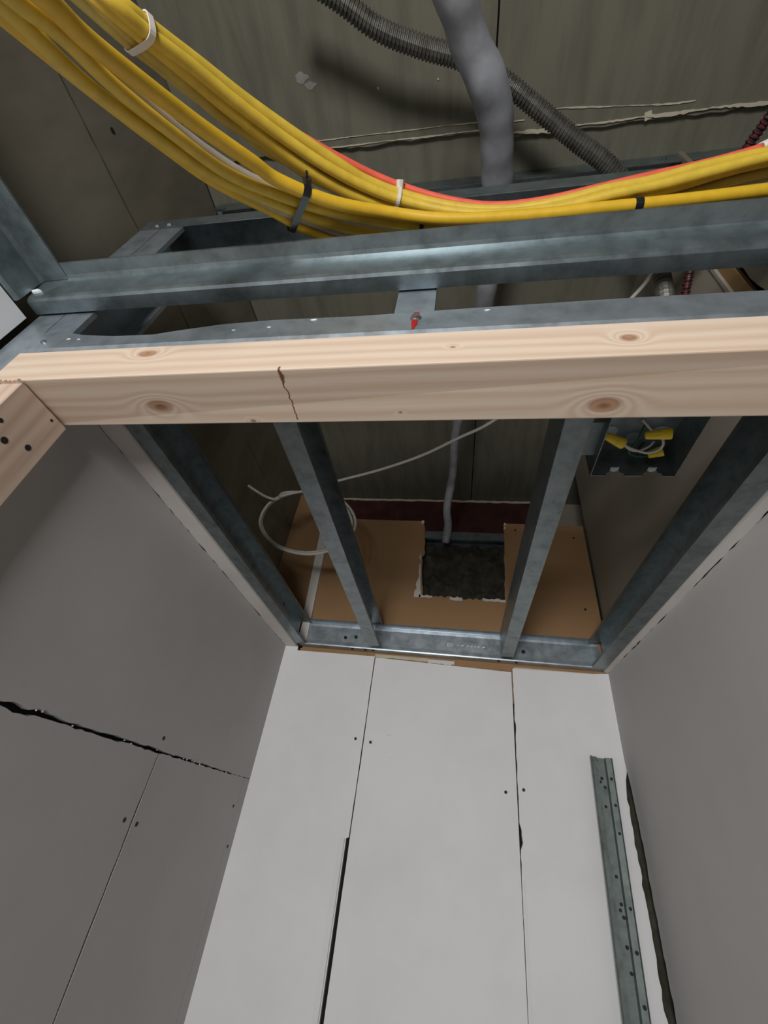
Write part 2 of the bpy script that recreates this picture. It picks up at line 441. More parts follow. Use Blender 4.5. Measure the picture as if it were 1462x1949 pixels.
WC2=[(0.4671,0.5,1.2087),(0.4555,0.55,1.1859),(0.426,0.6,1.1722),(0.29,0.75,1.1179),(0.1076,0.92,1.0813),(-0.0147,1.0,1.0766),(-0.143,1.08,1.0742),(-0.3018,1.14,1.0596),(-0.4682,1.18,1.0376),(-0.5769,1.2,1.0101),(-0.7062,1.2019,0.96),(-0.7305,1.2037,0.851),(-0.6458,1.2056,0.756),(-0.5116,1.2075,0.7256),(-0.4003,1.2094,0.7709),(-0.3691,1.2112,0.8697),(-0.4425,1.2131,0.9718),(-0.5864,1.215,1.0146),(-0.7101,1.2169,0.9665),(-0.7333,1.2188,0.8619),(-0.6522,1.2206,0.7702),(-0.5234,1.2225,0.7408),(-0.4167,1.2244,0.7846),(-0.3874,1.2263,0.88),(-0.4584,1.2281,0.9781),(-0.596,1.23,1.0189),(-0.681,1.21,1.0002),(-0.6863,1.19,0.9519),(-0.7136,1.16,0.9369),(-0.7336,1.12,0.9285),(-0.7603,1.09,0.9326)]
N1=[(0.2901,0.5117,0.556),(0.3253,0.5039,0.552)]
N2=[(0.2363,0.5274,0.575),(0.2702,0.5433,0.57)]
N3=[(0.3246,0.5844,0.585),(0.3454,0.5741,0.585)]
WG=[(0.3079,0.5281,0.605),(0.2964,0.5515,0.585),(0.289,0.5717,0.58),(0.3095,0.5863,0.583),(0.3306,0.5843,0.585)]
WW1=[(0.2988,0.52,0.605),(0.316,0.5346,0.595),(0.3309,0.5399,0.575),(0.3304,0.5556,0.57),(0.3149,0.5663,0.572),(0.2908,0.5595,0.574),(0.2702,0.5455,0.571)]
WW2=[(0.3264,0.5564,0.59),(0.3184,0.562,0.583),(0.3034,0.5692,0.58),(0.289,0.5647,0.578),(0.2722,0.5467,0.571)]
WB=[(0.3167,0.5682,0.6),(0.3083,0.5751,0.59),(0.3136,0.587,0.585),(0.3327,0.608,0.59),(0.3579,0.6238,0.6)]

# ================================================================ STRUCTURE
bm = new(); box(bm, (-2.2, -4.5, -1.67), (1.95, 2.0, -1.62)); struct('floor', bm, 'floor')
bm = new(); box(bm, (-0.81, -4.55, -1.62), (1.95, -4.5, 1.53)); struct('wall_rear', bm, 'room')
bm = new(); box(bm, (1.9, -4.5, -1.62), (1.95, 2.0, 1.53)); struct('wall_outer_right', bm, 'room')
bm = new(); box(bm, (0.60, 0.303, -1.62), (1.9, 0.392, 0.45)); struct('wall_front', bm, 'room')

# room's own left wall, ends just below the ceiling rail
w = struct_empty('wall_outer_left', (-0.76, -2.0, -1.62))
bm = new(); box(bm, (-0.768, -4.5, -1.62), (-0.752, 0.297, 0.630)); obj('drywall_panel', bm, 'white', w)

def ragged_panel(name, axis, front, back, poly, mats, parent, thr=0.9):
    bm = new()
    prism(bm, poly, axis, front, back)
    o = obj(name, bm, mats, parent)
    if isinstance(mats, (list, tuple)) and len(mats) > 1:
        i = 'xyz'.index(axis)
        for p in o.data.polygons:
            p.material_index = 0 if abs(p.normal[i]) > thr else 1
    return o

# ---- closet left wall: gypsum boards with a rough horizontal joint
w = struct_empty('wall_left', (-0.655, 0.98, -1.62))
XL = -0.655
rr = random.Random(3)
def rag(a, b, n, base, amp, seed):
    r = random.Random(seed)
    return [(a + (b - a) * i / n, base(a + (b - a) * i / n) + (r.random() - 0.5) * 2 * amp(a + (b - a) * i / n)) for i in range(n + 1)]
gap = lambda y: 0.0105 - 0.0085 * max(0.0, min(1.0, (y - 0.45) / 1.05))
amp = lambda y: 0.0030 - 0.0018 * max(0.0, min(1.0, (y - 0.45) / 1.0))
mid = lambda y: 0.077
low_edge = rag(0.40, 1.515, 70, lambda y: mid(y) + gap(y) * 0.5, amp, 11)
top_edge = rag(0.40, 1.572, 60, lambda y: 0.5225, lambda y: 0.0018, 12)
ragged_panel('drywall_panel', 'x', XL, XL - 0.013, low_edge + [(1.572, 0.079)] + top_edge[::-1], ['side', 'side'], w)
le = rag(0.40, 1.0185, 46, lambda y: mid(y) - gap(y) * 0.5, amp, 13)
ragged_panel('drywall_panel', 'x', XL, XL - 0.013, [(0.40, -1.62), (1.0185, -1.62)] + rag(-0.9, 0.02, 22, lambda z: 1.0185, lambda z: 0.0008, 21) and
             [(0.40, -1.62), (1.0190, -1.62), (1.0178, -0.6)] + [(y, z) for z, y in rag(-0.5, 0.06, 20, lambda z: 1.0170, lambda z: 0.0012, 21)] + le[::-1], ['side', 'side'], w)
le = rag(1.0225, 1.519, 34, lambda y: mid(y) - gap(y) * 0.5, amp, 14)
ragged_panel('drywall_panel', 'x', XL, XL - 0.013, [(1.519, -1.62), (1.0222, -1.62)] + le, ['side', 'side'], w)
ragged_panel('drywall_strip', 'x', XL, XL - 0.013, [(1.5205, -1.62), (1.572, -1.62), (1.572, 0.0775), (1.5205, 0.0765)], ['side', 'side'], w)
bm = new(); box(bm, (-0.71, 0.40, -1.62), (-0.68, 1.572, 0.52)); obj('shade_backing', bm, 'dark', w)  # added slab, its black colour is the shade inside the wall
# crumbs of torn face paper along the joint
for i in range(26):
    y = 0.5 + rr.random() * 1.0
    bm = new()
    s = 0.0015 + 0.002 * rr.random()
    z = mid(y) + (rr.random() - 0.4) * gap(y) * 1.3
    prism(bm, [(y, z), (y + s, z + s * (rr.random() - .3)), (y + s * .4, z - s * .8)], 'x', XL - 0.001, XL + 0.0012 + 0.001 * rr.random())
    obj('paper_fuzz', bm, 'side', w)
for (y, z) in [(1.0157, 0.1036), (0.9914, -0.0501), (1.0388, -0.0559), (1.4992, 0.0005), (1.538, -0.0971)]:
    bm = new()
    cyl(bm, (XL - 0.001, y, z), (1, 0, 0), 0.0045, 0.0016, 10)
    obj('screw_hole', bm, 'hole', w)  # raised disc, shade of the dimple is in its colour
# rough-cut board edge under the joist
te = rag(0.40, 1.572, 70, lambda y: -0.656, lambda y: 0.0025, 31)
bm = new(); prism(bm, [(x, y) for y, x in te] + [(-0.609, 1.572), (-0.609, 0.40)], 'z', 0.5235, 0.539); obj('board_edge', bm, 'gypsum', w)

# ---- closet right wall
w = struct_empty('wall_right', (0.53, 0.98, -1.62))
top_edge = rag(0.40, 1.572, 60, lambda y: 0.523, lambda y: 0.0022, 15)
# the wall is a hair out of square: nearer end stands a little further right
bm = new()
prism(bm, [(0.40, -1.62), (1.535, -1.62)] + [(y, z) for z, y in rag(-0.8, 0.12, 60, lambda z: 1.548 - 0.012 * max(0, min(1, -z)), lambda z: 0.0035, 44)] + [(1.556, 0.19), (1.571, 0.27)] + top_edge[::-1], 'x', 0.0, 0.013)
for v in bm.verts:
    v.co.x += 0.531 - 0.016 * (v.co.y - 0.40) / 1.172
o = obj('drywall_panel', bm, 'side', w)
te = rag(0.40, 1.572, 70, lambda y: 0.531 - 0.016 * (y - 0.4) / 1.172, lambda y: 0.0022, 32)
bm = new(); prism(bm, [(x, y) for y, x in te] + [(0.5025, 1.572), (0.5055, 0.40)], 'z', 0.5235, 0.539); obj('board_edge', bm, 'gypsum', w)

bm = new(); box(bm, (0.552, 0.45, -1.62), (0.57, 1.60, 0.52)); obj('shade_backing', bm, 'dark', w)  # added black slab, paints the shade behind the right board
# ---- back wall: kraft backed board above, three white boards below
w = struct_empty('wall_back', (-0.05, 1.60, -1.62))
rn = random.Random(5)
notch = [(0.196, 1.156)]
for i in range(1, 15):
    notch.append((0.196 - 0.010 * i / 15 + (rn.random() - .5) * 0.004, 1.156 - 0.374 * i / 15))
notch += [(0.187, 0.780)]
for i in range(1, 26):
    notch.append((0.187 - 0.327 * i / 26, 0.779 + (rn.random() - .5) * 0.012))
notch += [(-0.141, 0.778)]
for i in range(1, 20):
    z = 0.778 + 0.378 * i / 20
    notch.append((-0.141 - (0.026 * i / 20) + (0.010 if i > 10 else 0.0) + (rn.random() - .5) * 0.006, z))
notch += [(-0.163, 1.156)]
poly = [(-0.592, 0.40), (0.530, 0.40), (0.526, 1.153)] + notch + [(-0.592, 1.156)]
ragged_panel('kraft_board', 'y', 1.585, 1.598, poly, ['kraft', 'gypsum'], w)
ragged_panel('kraft_board', 'y', 1.587, 1.60, [(-0.795, 0.40), (-0.625, 0.40), (-0.632, 1.30), (-0.795, 1.30)], ['kraft', 'gypsum'], w)
# torn gypsum crumbs round the cut-out
rt = random.Random(23)
lf = [(-0.160 - 0.010 * rt.random() - (0.006 if i < 6 else 0), 0.772 + 0.215 * i / 16) for i in range(17)]
rg = [(-0.146 - 0.016 * i / 16 - 0.003 * rt.random(), 0.772 + 0.215 * i / 16) for i in range(17)]
bm = new(); prism(bm, lf + rg[::-1], 'y', 1.5838, 1.5862); obj('torn_edge', bm, 'gypsum', w)
for (x0, x1, z) in [(-0.155, -0.10, .776), (-0.03, 0.02, .772), (0.10, 0.187, .776)]:
    up_e = [(x0 + (x1 - x0) * i / 10, z + .004 + .006 * rt.random()) for i in range(11)]
    dn_e = [(x0 + (x1 - x0) * i / 10, z - .001 - .005 * rt.random()) for i in range(11)]
    bm = new(); prism(bm, dn_e + up_e[::-1], 'y', 1.5838, 1.5862); obj('torn_edge', bm, 'gypsum', w)
for (x, z, s) in [(-0.166, 1.150, .013), (0.0, 0.776, .010), (0.198, 1.13, .008), (0.2, 1.15, .01)]:
    bm = new()
    prism(bm, [(x - s * .6, z - s * .5), (x + s * .4, z - s * .7), (x + s * .6, z + s * .4), (x - s * .2, z + s * .9)], 'y', 1.5830, 1.5905)
    obj('torn_edge', bm, 'gypsum', w)
for (x, z) in [(0.4811, 1.0901), (0.4794, 0.7628), (0.2436, 1.1216)]:
    disc('screw', (x, 1.5855, z), (0, -1, 0), 0.0048, w)
# fold lines of the kraft paper
bm = new(); prism(bm, [(-0.60, 0.862), (-0.30, 0.853), (-0.16, 0.848), (-0.16, 0.8495), (-0.30, 0.8545), (-0.60, 0.8635)], 'y', 1.5842, 1.586); obj('paper_crease', bm, 'kraft', w)
# white boards
ragged_panel('drywall_panel', 'y', 1.569, 1.583, [(-0.655, -1.62), (-0.3115, -1.62), (-0.3085, -0.033)] + [(-0.3010, -0.030)] +
             [(x, z) for z, x in rag(0.0, 0.50, 18, lambda z: -0.3005 + 0.003 * z, lambda z: 0.0007, 41)] + [(-0.2985, 0.512), (-0.603, 0.5095), (-0.606, 0.527), (-0.655, 0.527)], ['white', 'gypsum'], w)
bm = new()     # bevelled factory edge of the first board
prism(bm, [(-0.350, 1.5690), (-0.318, 1.5690), (-0.318, 1.5760), (-0.322, 1.5765)], 'z', -1.62, -0.04)
ragged_panel('drywall_panel', 'y', 1.572, 1.584, [(-0.3035, -1.62), (0.186, -1.62), (0.1935, 0.499), (-0.2955, 0.509)] +
             [(x, z) for z, x in rag(0.48, -0.9, 26, lambda z: -0.2975 + 0.003 * z, lambda z: 0.0006, 42)], ['white', 'gypsum'], w)
bm.free()
ch = [(x, z) for z, x in rag(0.47, -0.15, 40, lambda z: 0.1985 - 0.008 * (0.5 - z), lambda z: 0.0012, 43)]
ch = [(x + (0.006 if 0.02 < z < 0.065 else 0.0) + (0.003 if .3 < z < .34 else 0), z) for x, z in ch]
ragged_panel('drywall_panel', 'y', 1.570, 1.583, [(0.198, 0.512)] + ch + [(0.191, -0.4), (0.190, -1.62), (0.494, -1.62)] + [(x, z) for z, x in rag(-0.7, 0.16, 50, lambda z: 0.5035 + 0.004 * z, lambda z: 0.0025, 45)] + [(0.509, 0.21), (0.535, 0.29), (0.535, 0.524), (0.46, 0.516)], ['white', 'gypsum'], w)
bm = new(); box(bm, (0.45, 1.590, -1.62), (0.58, 1.62, 0.39)); obj('shade_backing', bm, 'wool', w)  # added slab, borrowed wool tone gives the corner gap its shade
# tapered board edges left and right of the joints
bm = new(); prism(bm, [(-0.329, 1.5685), (-0.3130, 1.5640), (-0.3112, 1.5690), (-0.3130, 1.574)], 'z', -1.62, -0.034); obj('board_bevel', bm, 'white', w)
bm = new(); prism(bm, [(0.1930, 1.5702), (0.1960, 1.5685), (0.2050, 1.5702)], 'z', -1.62, -0.06); obj('board_bevel', bm, 'white', w)
for (x, z) in [(-0.325, 0.232), (-0.273, 0.227), (0.159, 0.138), (0.212, 0.150)]:
    disc('screw', (x, 1.5700, z), (0, -1, 0), 0.0046, w, 'hole', 0.0015)
for (x, z, l) in [(-0.2145, 0.2534, .018), (-0.2064, 0.1864, .024)]:
    bm = new(); prism(bm, [(x - l / 2, z - .001), (x + l / 2, z + .003), (x + l / 2, z + .005), (x - l / 2, z + .0008)], 'y', 1.5712, 1.5722); obj('pencil_mark', bm, 'metal_dk', w)
# scraps of paper and compound between the boards and the track
for (x0, x1, z0, z1, m) in [(-0.598, -0.33, 0.511, 0.524, 'kraft'), (-0.30, -0.10, 0.513, 0.524, 'torn'), (-0.10, -0.005, 0.508, 0.522, 'gypsum'), (0.0, 0.195, 0.503, 0.520, 'kraft'), (0.205, 0.50, 0.512, 0.520, 'torn')]:
    n_ = 12
    r = random.Random(int(x0 * 1000))
    lo = [(x0 + (x1 - x0) * i / n_, z0 + (r.random() - .5) * .005) for i in range(n_ + 1)]
    bm = new(); prism(bm, lo + [(x1, z1), (x0, z1)], 'y', 1.5795, 1.5850); obj('paper_scrap', bm, m, w)

# ---- space above: old side walls, ceiling, recess behind the kraft board
w = struct_empty('wall_left_plenum', (-0.80, -1.4, 0.6))
top = rag(-1.0, 1.585, 90, lambda y: 1.1032, lambda y: 0.0026, 51)
bm = new(); prism(bm, [(-4.5, 0.55), (1.585, 0.55)] + rag(1.585, -1.0, 90, lambda y: 1.0945, lambda y: 0.0026, 52) + [(-4.5, 1.096)], 'x', -0.795, -0.808); obj('old_board', bm, 'beige', w)
bm = new(); prism(bm, [(-4.5, 1.101)] + top + [(1.9, 1.101), (1.9, 1.517), (-4.5, 1.517)], 'x', -0.7995, -0.8120); obj('old_board', bm, 'beige', w)
disc('screw_hole', (-0.7997, 0.1524, 1.1846), (1, 0, 0), 0.006, w)  # raised disc coloured as the shade inside a screw hole
bm = new(); box(bm, (-0.86, -4.5, 0.55), (-0.82, 1.9, 1.517)); obj('shade_backing', bm, 'dark', w)  # added slab, seam shade painted as black behind the old boards

w = struct_empty('wall_right_plenum', (0.55, 1.05, 0.54))
bm = new(); prism(bm, rag(0.56, 1.517, 40, lambda z: 0.0, lambda z: 0.0, 1) and [(0.505, 0.54), (1.60, 0.54), (1.60, 1.517), (0.505, 1.517)], 'x', 0.541, 0.554); obj('plenum_board', bm, 'taupe', w)
bm = new(); box(bm, (0.5385, 0.500, 0.54), (0.552, 0.507, 1.517)); obj('board_edge', bm, 'taupe', w)
bm = new(); box(bm, (0.546, 0.472, 0.54), (0.556, 0.500, 1.517)); obj('kraft_strip', bm, 'kraft_dark', w)
bm = new(); prism(bm, [(0.395, 0.54)] + [(y, z) for z, y in rag(0.56, 1.5, 30, lambda z: 0.452, lambda z: 0.005, 61)] + [(0.395, 1.517)], 'x', 0.541, 0.554); obj('plenum_board', bm, 'beige', w)
bm = new(); box(bm, (0.57, 0.425, 0.54), (0.60, 1.60, 1.46)); obj('shade_backing', bm, 'dark', w)  # added slab, black colour in place of shade between the boards

w = struct_empty('wall_back_plenum', (0, 1.89, 0.9))
bm = new(); box(bm, (-0.85, 1.887, 0.40), (1.3, 1.90, 1.517)); obj('plenum_board', bm, 'taupe', w)

w = struct_empty('ceiling', (0.5, -1.0, 1.517))
bm = new(); box(bm, (-0.795, 0.20, 1.517), (0.0585, 1.887, 1.530)); obj('ceiling_board', bm, 'olive', w)
bm = new(); box(bm, (0.0635, 0.20, 1.515), (1.9, 1.887, 1.530)); obj('ceiling_board', bm, 'olive', w)
e1 = rag(-0.795, 0.0565, 40, lambda x: 0.303 + 0.010 * x, lambda x: 0.003, 71)
e2 = rag(0.0615, 1.9, 60, lambda x: 0.318 + 0.006 * x, lambda x: 0.004, 72)
ragged_panel('ceiling_board', 'z', 1.506, 1.517, [(-0.795, -4.5), (0.0565, -4.5)] + e1[::-1], ['olive', 'torn'], w)
ragged_panel('ceiling_board', 'z', 1.506, 1.515, [(0.0615, -4.5), (1.9, -4.5)] + e2[::-1], ['olive', 'torn'], w)
bm = new(); box(bm, (-0.8, -4.5, 1.5345), (1.9, 1.9, 1.56)); obj('shade_backing', bm, 'dark', w)  # added slab above the boards, ceiling seam shade as colour
def torn_strip(x0, x1, y, wd, seed, t=0.004):
    n_ = max(8, int((x1 - x0) / 0.009))
    a = rag(x0, x1, n_, y, lambda x: wd * 0.22, seed)
    b = rag(x0, x1, n_, lambda x: y(x) + wd * (0.75 + 0.35 * math.sin(x * 31 + seed)), lambda x: wd * 0.25, seed + 1)
    bm = new(); prism(bm, a + b[::-1], 'z', 1.506 - t, 1.508)
    obj('torn_paper', bm, 'torn', w)
torn_strip(-0.52, 0.03, lambda x: 0.297 + 0.01 * x, 0.0030, 81, .002)
torn_strip(0.065, 0.26, lambda x: 0.310 + 0.006 * x, 0.0085, 83, 0.004)
torn_strip(0.26, 0.44, lambda x: 0.312, 0.0035, 85, .003)
torn_strip(0.44, 0.95, lambda x: 0.308 + 0.006 * x, 0.0060, 87, 0.004)
torn_strip(-0.44, 0.03, lambda x: 0.280 + 0.012 * x, 0.0022, 89, 0.002)
torn_strip(0.07, 0.14, lambda x: 0.288, 0.002, 91, 0.002)
torn_strip(0.20, 0.54, lambda x: 0.284 - 0.01 * math.sin(x * 9), 0.0028, 93, 0.002)
for (x, y, sx, sy) in [(-0.428, 0.150, .017, .010), (-0.408, 0.166, .015, .007)]:
    bm = new(); prism(bm, [(x + sx * math.cos(a) * (1 + .25 * math.sin(3 * a + x * 40)), y + sy * math.sin(a) * (1 + .2 * math.cos(4 * a))) for a in [2 * math.pi * k / 18 for k in range(18)]], 'z', 1.5053, 1.5065); obj('spackle_patch', bm, 'spackle', w)
for (x, y, s) in [(-0.24, 0.098, .0022), (-0.233, 0.19, .003), (0.44, 0.312, .010), (-0.08, 0.19, .002)]:
    bm = new(); prism(bm, [(x - s, y - s * .6), (x + s * .5, y - s), (x + s, y + s * .6), (x - s * .5, y + s)], 'z', 1.504, 1.507); obj('paint_fleck', bm, 'torn', w)

# ================================================================ WOOD
bm = new()
X0, X1 = -0.690, 0.60
pts = [(X0, .301, .451), (X0, .301, .525), (X0, .392, .525), (X0, .392, .457), (X1, .299, .460), (X1, .299, .525), (X1, .390, .525), (X1, .390, .457)]
vs_ = [bm.verts.new(V(p)) for p in pts]
for f in ((0, 1, 2, 3), (7, 6, 5, 4), (0, 4, 5, 1), (1, 5, 6, 2), (2, 6, 7, 3), (3, 7, 4, 0)):
    bm.faces.new([vs_[i] for i in f])
tag(obj('header_beam', bm, 'pine', None, 0.0018), 'long pale pine header beam with knots and a brown drip stain', 'beam')

t = thing('door_jamb', (-0.648, 0.348, -1.62), 'upright pine jamb post with drilled holes under the left end of the header', 'post')
bm = new(); box(bm, (-0.666, 0.303, -1.62), (-0.628, 0.392, 0.4495)); obj('post', bm, 'pine_up', t, 0.0012)
for (y, z, r) in [(0.3375, 0.3648, 0.0052), (0.367, 0.3806, 0.0048), (0.3663, 0.4400, 0.0022), (0.3171, 0.3827, 0.0035)]:
    disc('drill_hole', (-0.6282, y, z), (1, 0, 0), r, t, 'hole', 0.0006)  # raised discs, shade inside the holes is their dark colour
r = random.Random(17)
for i in range(9):
    x = -0.664 + 0.0042 * i
    bm = new(); prism(bm, [(x, 0.3025), (x + .004, 0.3025), (x + .002 + .003 * r.random(), 0.299 - .003 * r.random())], 'z', 0.4470, 0.4490); obj('splinter', bm, 'pine_up', t)
bm = new(); box(bm, (0.562, 0.303, -1.62), (0.600, 0.391, 0.4565)); tag(obj('door_jamb', bm, 'pine_up', None, 0.0012), 'upright pine jamb post under the right end of the header', 'post')

# ================================================================ STEEL FRAMING
t = thing('header_track', (0.0, 0.347, 0.527), 'galvanized steel track lying along the top of the pine header', 'track')
secs = [(-0.688, .582), (-0.64, .580), (-0.60, .568), (-0.54, .560), (-0.47, .558), (-0.43, .566), (-0.36, .577), (-0.28, .581), (-0.15, .578), (0.0, .582), (0.2, .585), (0.4, .584), (0.60, .584)]
bm = new()
rows = []
for x, zt in secs:
    pr = [(.3005, zt), (.2995, .5325), (.3020, .5265), (.392, .5265), (.392, .584), (.3908, .584), (.3908, .5278), (.3027, .5278), (.3008, .5330), (.3018, zt)]
    rows.append([bm.verts.new(V((x, y, z))) for y, z in pr])
for a, b in zip(rows, rows[1:]):
    for k in range(len(a)):
        bm.faces.new((a[k], a[(k + 1) % len(a)], b[(k + 1) % len(a)], b[k]))
bm.faces.new(rows[0]); bm.faces.new(rows[-1][::-1])
obj('channel', bm, 'metal_lt', t)
bm = new(); cyl(bm, (-0.0658, 0.3005, 0.5635), (0, -1, 0), 0.0085, 0.003, 14, 0.006); cyl(bm, (-0.0658, 0.298, 0.5635), (0, -1, 0), 0.0055, 0.0025, 6); obj('screw', bm, 'metal_dk', t)
bm = new(); cyl(bm, (-0.6636, 0.3005, 0.5524), (0, -1, 0), 0.0055, 0.0025, 10, 0.004); obj('screw', bm, 'metal_dk', t)
bm = new(); prism(bm, [(-0.0695, .5775), (-0.0618, .5775), (-0.0615, .5695), (-0.0695, .5695)], 'y', 0.2990, 0.3003)
prism(bm, [(-0.0705, .5575), (-0.0625, .5575), (-0.0632, .545), (-0.0645, .543), (-0.0660, .534), (-0.0690, .533), (-0.0705, .545)], 'y', 0.2982, 0.2996); obj('paint_mark', bm, 'red_paint', t)
for (x, z, s) in [(-0.28, .560, .003), (-0.335, .557, .003), (-0.62, .557, .004), (-0.60, .555, .003), (-0.215, .574, .005), (0.03, .574, .004)]:
    bm = new(); prism(bm, [(x - s, z), (x, z - s * .4), (x + s, z + s * .1), (x + s * .2, z + s * .35)], 'y', 0.2995, 0.3005); obj('paint_fleck', bm, 'print', t)

T = 0.0014
def c_stud_z(name, x0, x1, y0, y1, z0, z1, web, label, mat='metal', lip=0.008, group=None):
    """upright C stud; flange faces -Y; web on the left (-1) or right (+1)"""
    a, b = (x0, x1) if web < 0 else (x1, x0)
    s = 1 if web < 0 else -1
    pts = [(b, y0 + lip), (b, y0), (a, y0), (a, y1), (b, y1), (b, y1 - lip)]
    poly = sheet(pts, -T * s * -1 if False else (T * s if False else -T * s))
    bm = new(); prism(bm, poly, 'z', z0, z1)
    return tag(obj(name, bm, mat), label, 'stud', group)
c_stud_z('steel_stud', -0.7455, -0.6925, 0.3045, 0.390, -1.62, 1.028, -1, 'galvanized corner stud against the left wall beside the header end', 'metal_lt')
c_stud_z('steel_stud', -0.6905, -0.6335, 0.3045, 0.3895, 0.530, 1.028, -1, 'galvanized end stud standing in the left end of the header track', 'metal_lt')
c_stud_z('cripple_stud', -0.099, -0.042, 0.3045, 0.3885, 0.530, 0.735, -1, 'short galvanized stud standing above the red-marked screw', 'metal_lt')

def track_x(name, pts, x0, x1, label, mat, cat='track'):
    bm = new(); prism(bm, sheet(pts, T), 'x', x0, x1)
    return tag(obj(name, bm, mat), label, cat)
t = thing('top_track', (0, 0.347, 1.03), 'dark galvanized top track above the cables, left end screwed to the corner studs', 'track')
bm = new()
prism(bm, sheet([(.3030, 1.0300), (.3040, 1.0335), (.3035, 1.078), (.391, 1.078), (.391, 1.055)], -T), 'x', -0.745, 0.536); obj('channel', bm, 'metal', t)
for x, z in [(-0.7073, 1.045), (-0.6763, 1.046)]:
    bm = new(); cyl(bm, (x, 0.3035, z), (0, -1, 0), 0.0075, 0.004, 10, 0.005); obj('screw', bm, 'metal_dk', t)
t = thing('ceiling_track', (0, 0.43, 1.47), 'thin galvanized channel fixed flat to the old ceiling', 'track')
bm = new(); prism(bm, sheet([(.402, 1.462), (.400, 1.514), (.470, 1.514), (.470, 1.468)], -T), 'x', -0.77, 1.2); obj('channel', bm, 'metal', t)
bm = new(); prism(bm, [(-0.772, 1.50), (-0.74, 1.478), (-0.752, 1.462), (-0.778, 1.47)], 'y', 0.396, 0.4005); obj('bent_tab', bm, 'metal_dk', t)
for x in (0.40, 0.505):
    bm = new(); cyl(bm, (x, 0.4005, 1.49), (0, -1, 0), 0.006, 0.003, 10); obj('screw', bm, 'metal_dk', t)

# suspended ceiling rails
t = thing('ceiling_rail', (0, 0.27, 0.647), 'long galvanized ceiling rail running across just above the header', 'rail')
prof = [(.301, .648), (.279, .6475), (.2745, .650), (.2725, .656), (.2690, .694), (.2665, .6995), (.2610, .7015), (.2425, .702), (.2420, .7055), (.301, .7055)]
bm = new(); prism(bm, prof, 'x', -0.6885, 0.60)
prism(bm, [(.301, .648), (.279, .6475), (.2745, .650), (.2725, .656), (.2690, .694), (.2685, .7055), (.301, .7055)], 'x', -0.7475, -0.6885); obj('rail', bm, 'metal', t)
bm = new(); prism(bm, [(-0.742, .668), (-0.734, .672), (-0.722, .666), (-0.726, .661), (-0.738, .662)], 'y', 0.2680, 0.2715); obj('paint_spot', bm, 'print', t)
t = thing('ceiling_rail', (-0.72, -2.0, 0.632), 'galvanized ceiling rail running along the left wall towards the viewer', 'rail')
prof = [(-0.7515, .632), (-0.7450, .632), (-0.7425, .636), (-0.7405, .692), (-0.7370, .6995), (-0.6905, .702), (-0.6900, .7055), (-0.7515, .7055)]
bm = new(); prism(bm, prof, 'y', -4.4, 0.2680); obj('rail', bm, 'metal', t)

# joists
def joist(x0, x1, web, label, mat, y1):
    z0, z1, lip = 0.5285, 0.6205, 0.010
    a, b = (x0, x1) if web < 0 else (x1, x0)
    s = 1 if web < 0 else -1
    t = thing('ceiling_joist', ((x0 + x1) / 2, (0.31 + y1) / 2, z0), label, 'joist', 'steel joists over the closet')
    bm = new()
    prism(bm, sheet([(b, z0 + lip), (b, z0), (a, z0), (a, z1), (b, z1), (b, z1 - lip)], -T * s), 'y', 0.350, y1)
    obj('channel', bm, mat, t)
    return t
j1 = joist(-0.608, -0.570, -1, 'steel ceiling joist tight against the left drywall', 'metal_shaded', 1.540)
joist(-0.318, -0.2755, -1, 'steel ceiling joist left of the cut-out, behind it hangs the white cable coil', 'metal_shaded', 1.505)
joist(0.154, 0.194, -1, 'steel ceiling joist between the cut-out and the junction box', 'metal_shaded', 1.505)
joist(0.458, 0.501, 1, 'dark steel ceiling joist along the right drywall', 'metal_dk', 1.540)
disc('screw', (-0.59, 1.30, 0.575), (1, 0, 0), 0.006, j1)

t = thing('wall_track', (-0.05, 1.56, 0.532), 'galvanized track screwed along the back wall carrying the joist ends', 'track')
bm = new()
prism(bm, sheet([(1.5465, .5345), (1.5480, .5305), (1.5825, .5305), (1.5838, .560), (1.5838, .618), (1.5800, .6255), (1.5805, .632), (1.5560, .636), (1.5545, .630)], T), 'x', -0.606, 0.5015)
obj('channel', bm, 'metal_lt', t)
for x, z in [(-0.4266, .5786), (-0.3852, .584), (0.2407, .5786)]:
    disc('screw', (x, 1.5826, z), (0, -1, 0), 0.0068, t, 'hole', 0.004)
for x in (-0.60, -0.385, -0.335, -0.305, 0.15, 0.21):
    disc('screw', (x, 1.553, 0.5305), (0, 0, -1), 0.005, t, 'hole', 0.004)
def stamp(txt, x, z, size, nm='stamped_print'):
    cu = bpy.data.curves.new(nm, 'FONT')
    cu.body = txt
    cu.size = size
    cu.extrude = 0.0003
    tmp = bpy.data.objects.new(nm, cu)
    COL.objects.link(tmp)
    dg = bpy.context.evaluated_depsgraph_get()
    me = bpy.data.meshes.new_from_object(tmp.evaluated_get(dg))
    bpy.data.objects.remove(tmp)
    me.materials.clear()
    me.materials.append(M['print'])
    me.transform(Matrix.Translation(V((x, 1.5815, z))) @ Matrix.Rotation(math.radians(90), 4, 'X') @ Matrix.Rotation(math.pi, 4, 'Z'))
    o = bpy.data.objects.new(nm, me)
    COL.objects.link(o)
    o.parent = t
    o.location = -Vector(t['_w'])
    return o
stamp('GD', -0.0105, 0.589, 0.0165)
for x, l in [(0.008, .004), (0.022, .012), (0.043, .007), (0.056, .008), (0.070, .006), (0.082, .008), (0.100, .010)]:
    bm = new(); prism(bm, [(x - l / 2, .5805), (x + l / 2, .5835), (x + l * .3, .5865), (x - l * .5, .5825)], 'y', 1.5812, 1.5824); obj('stamped_mark', bm, 'print', t)
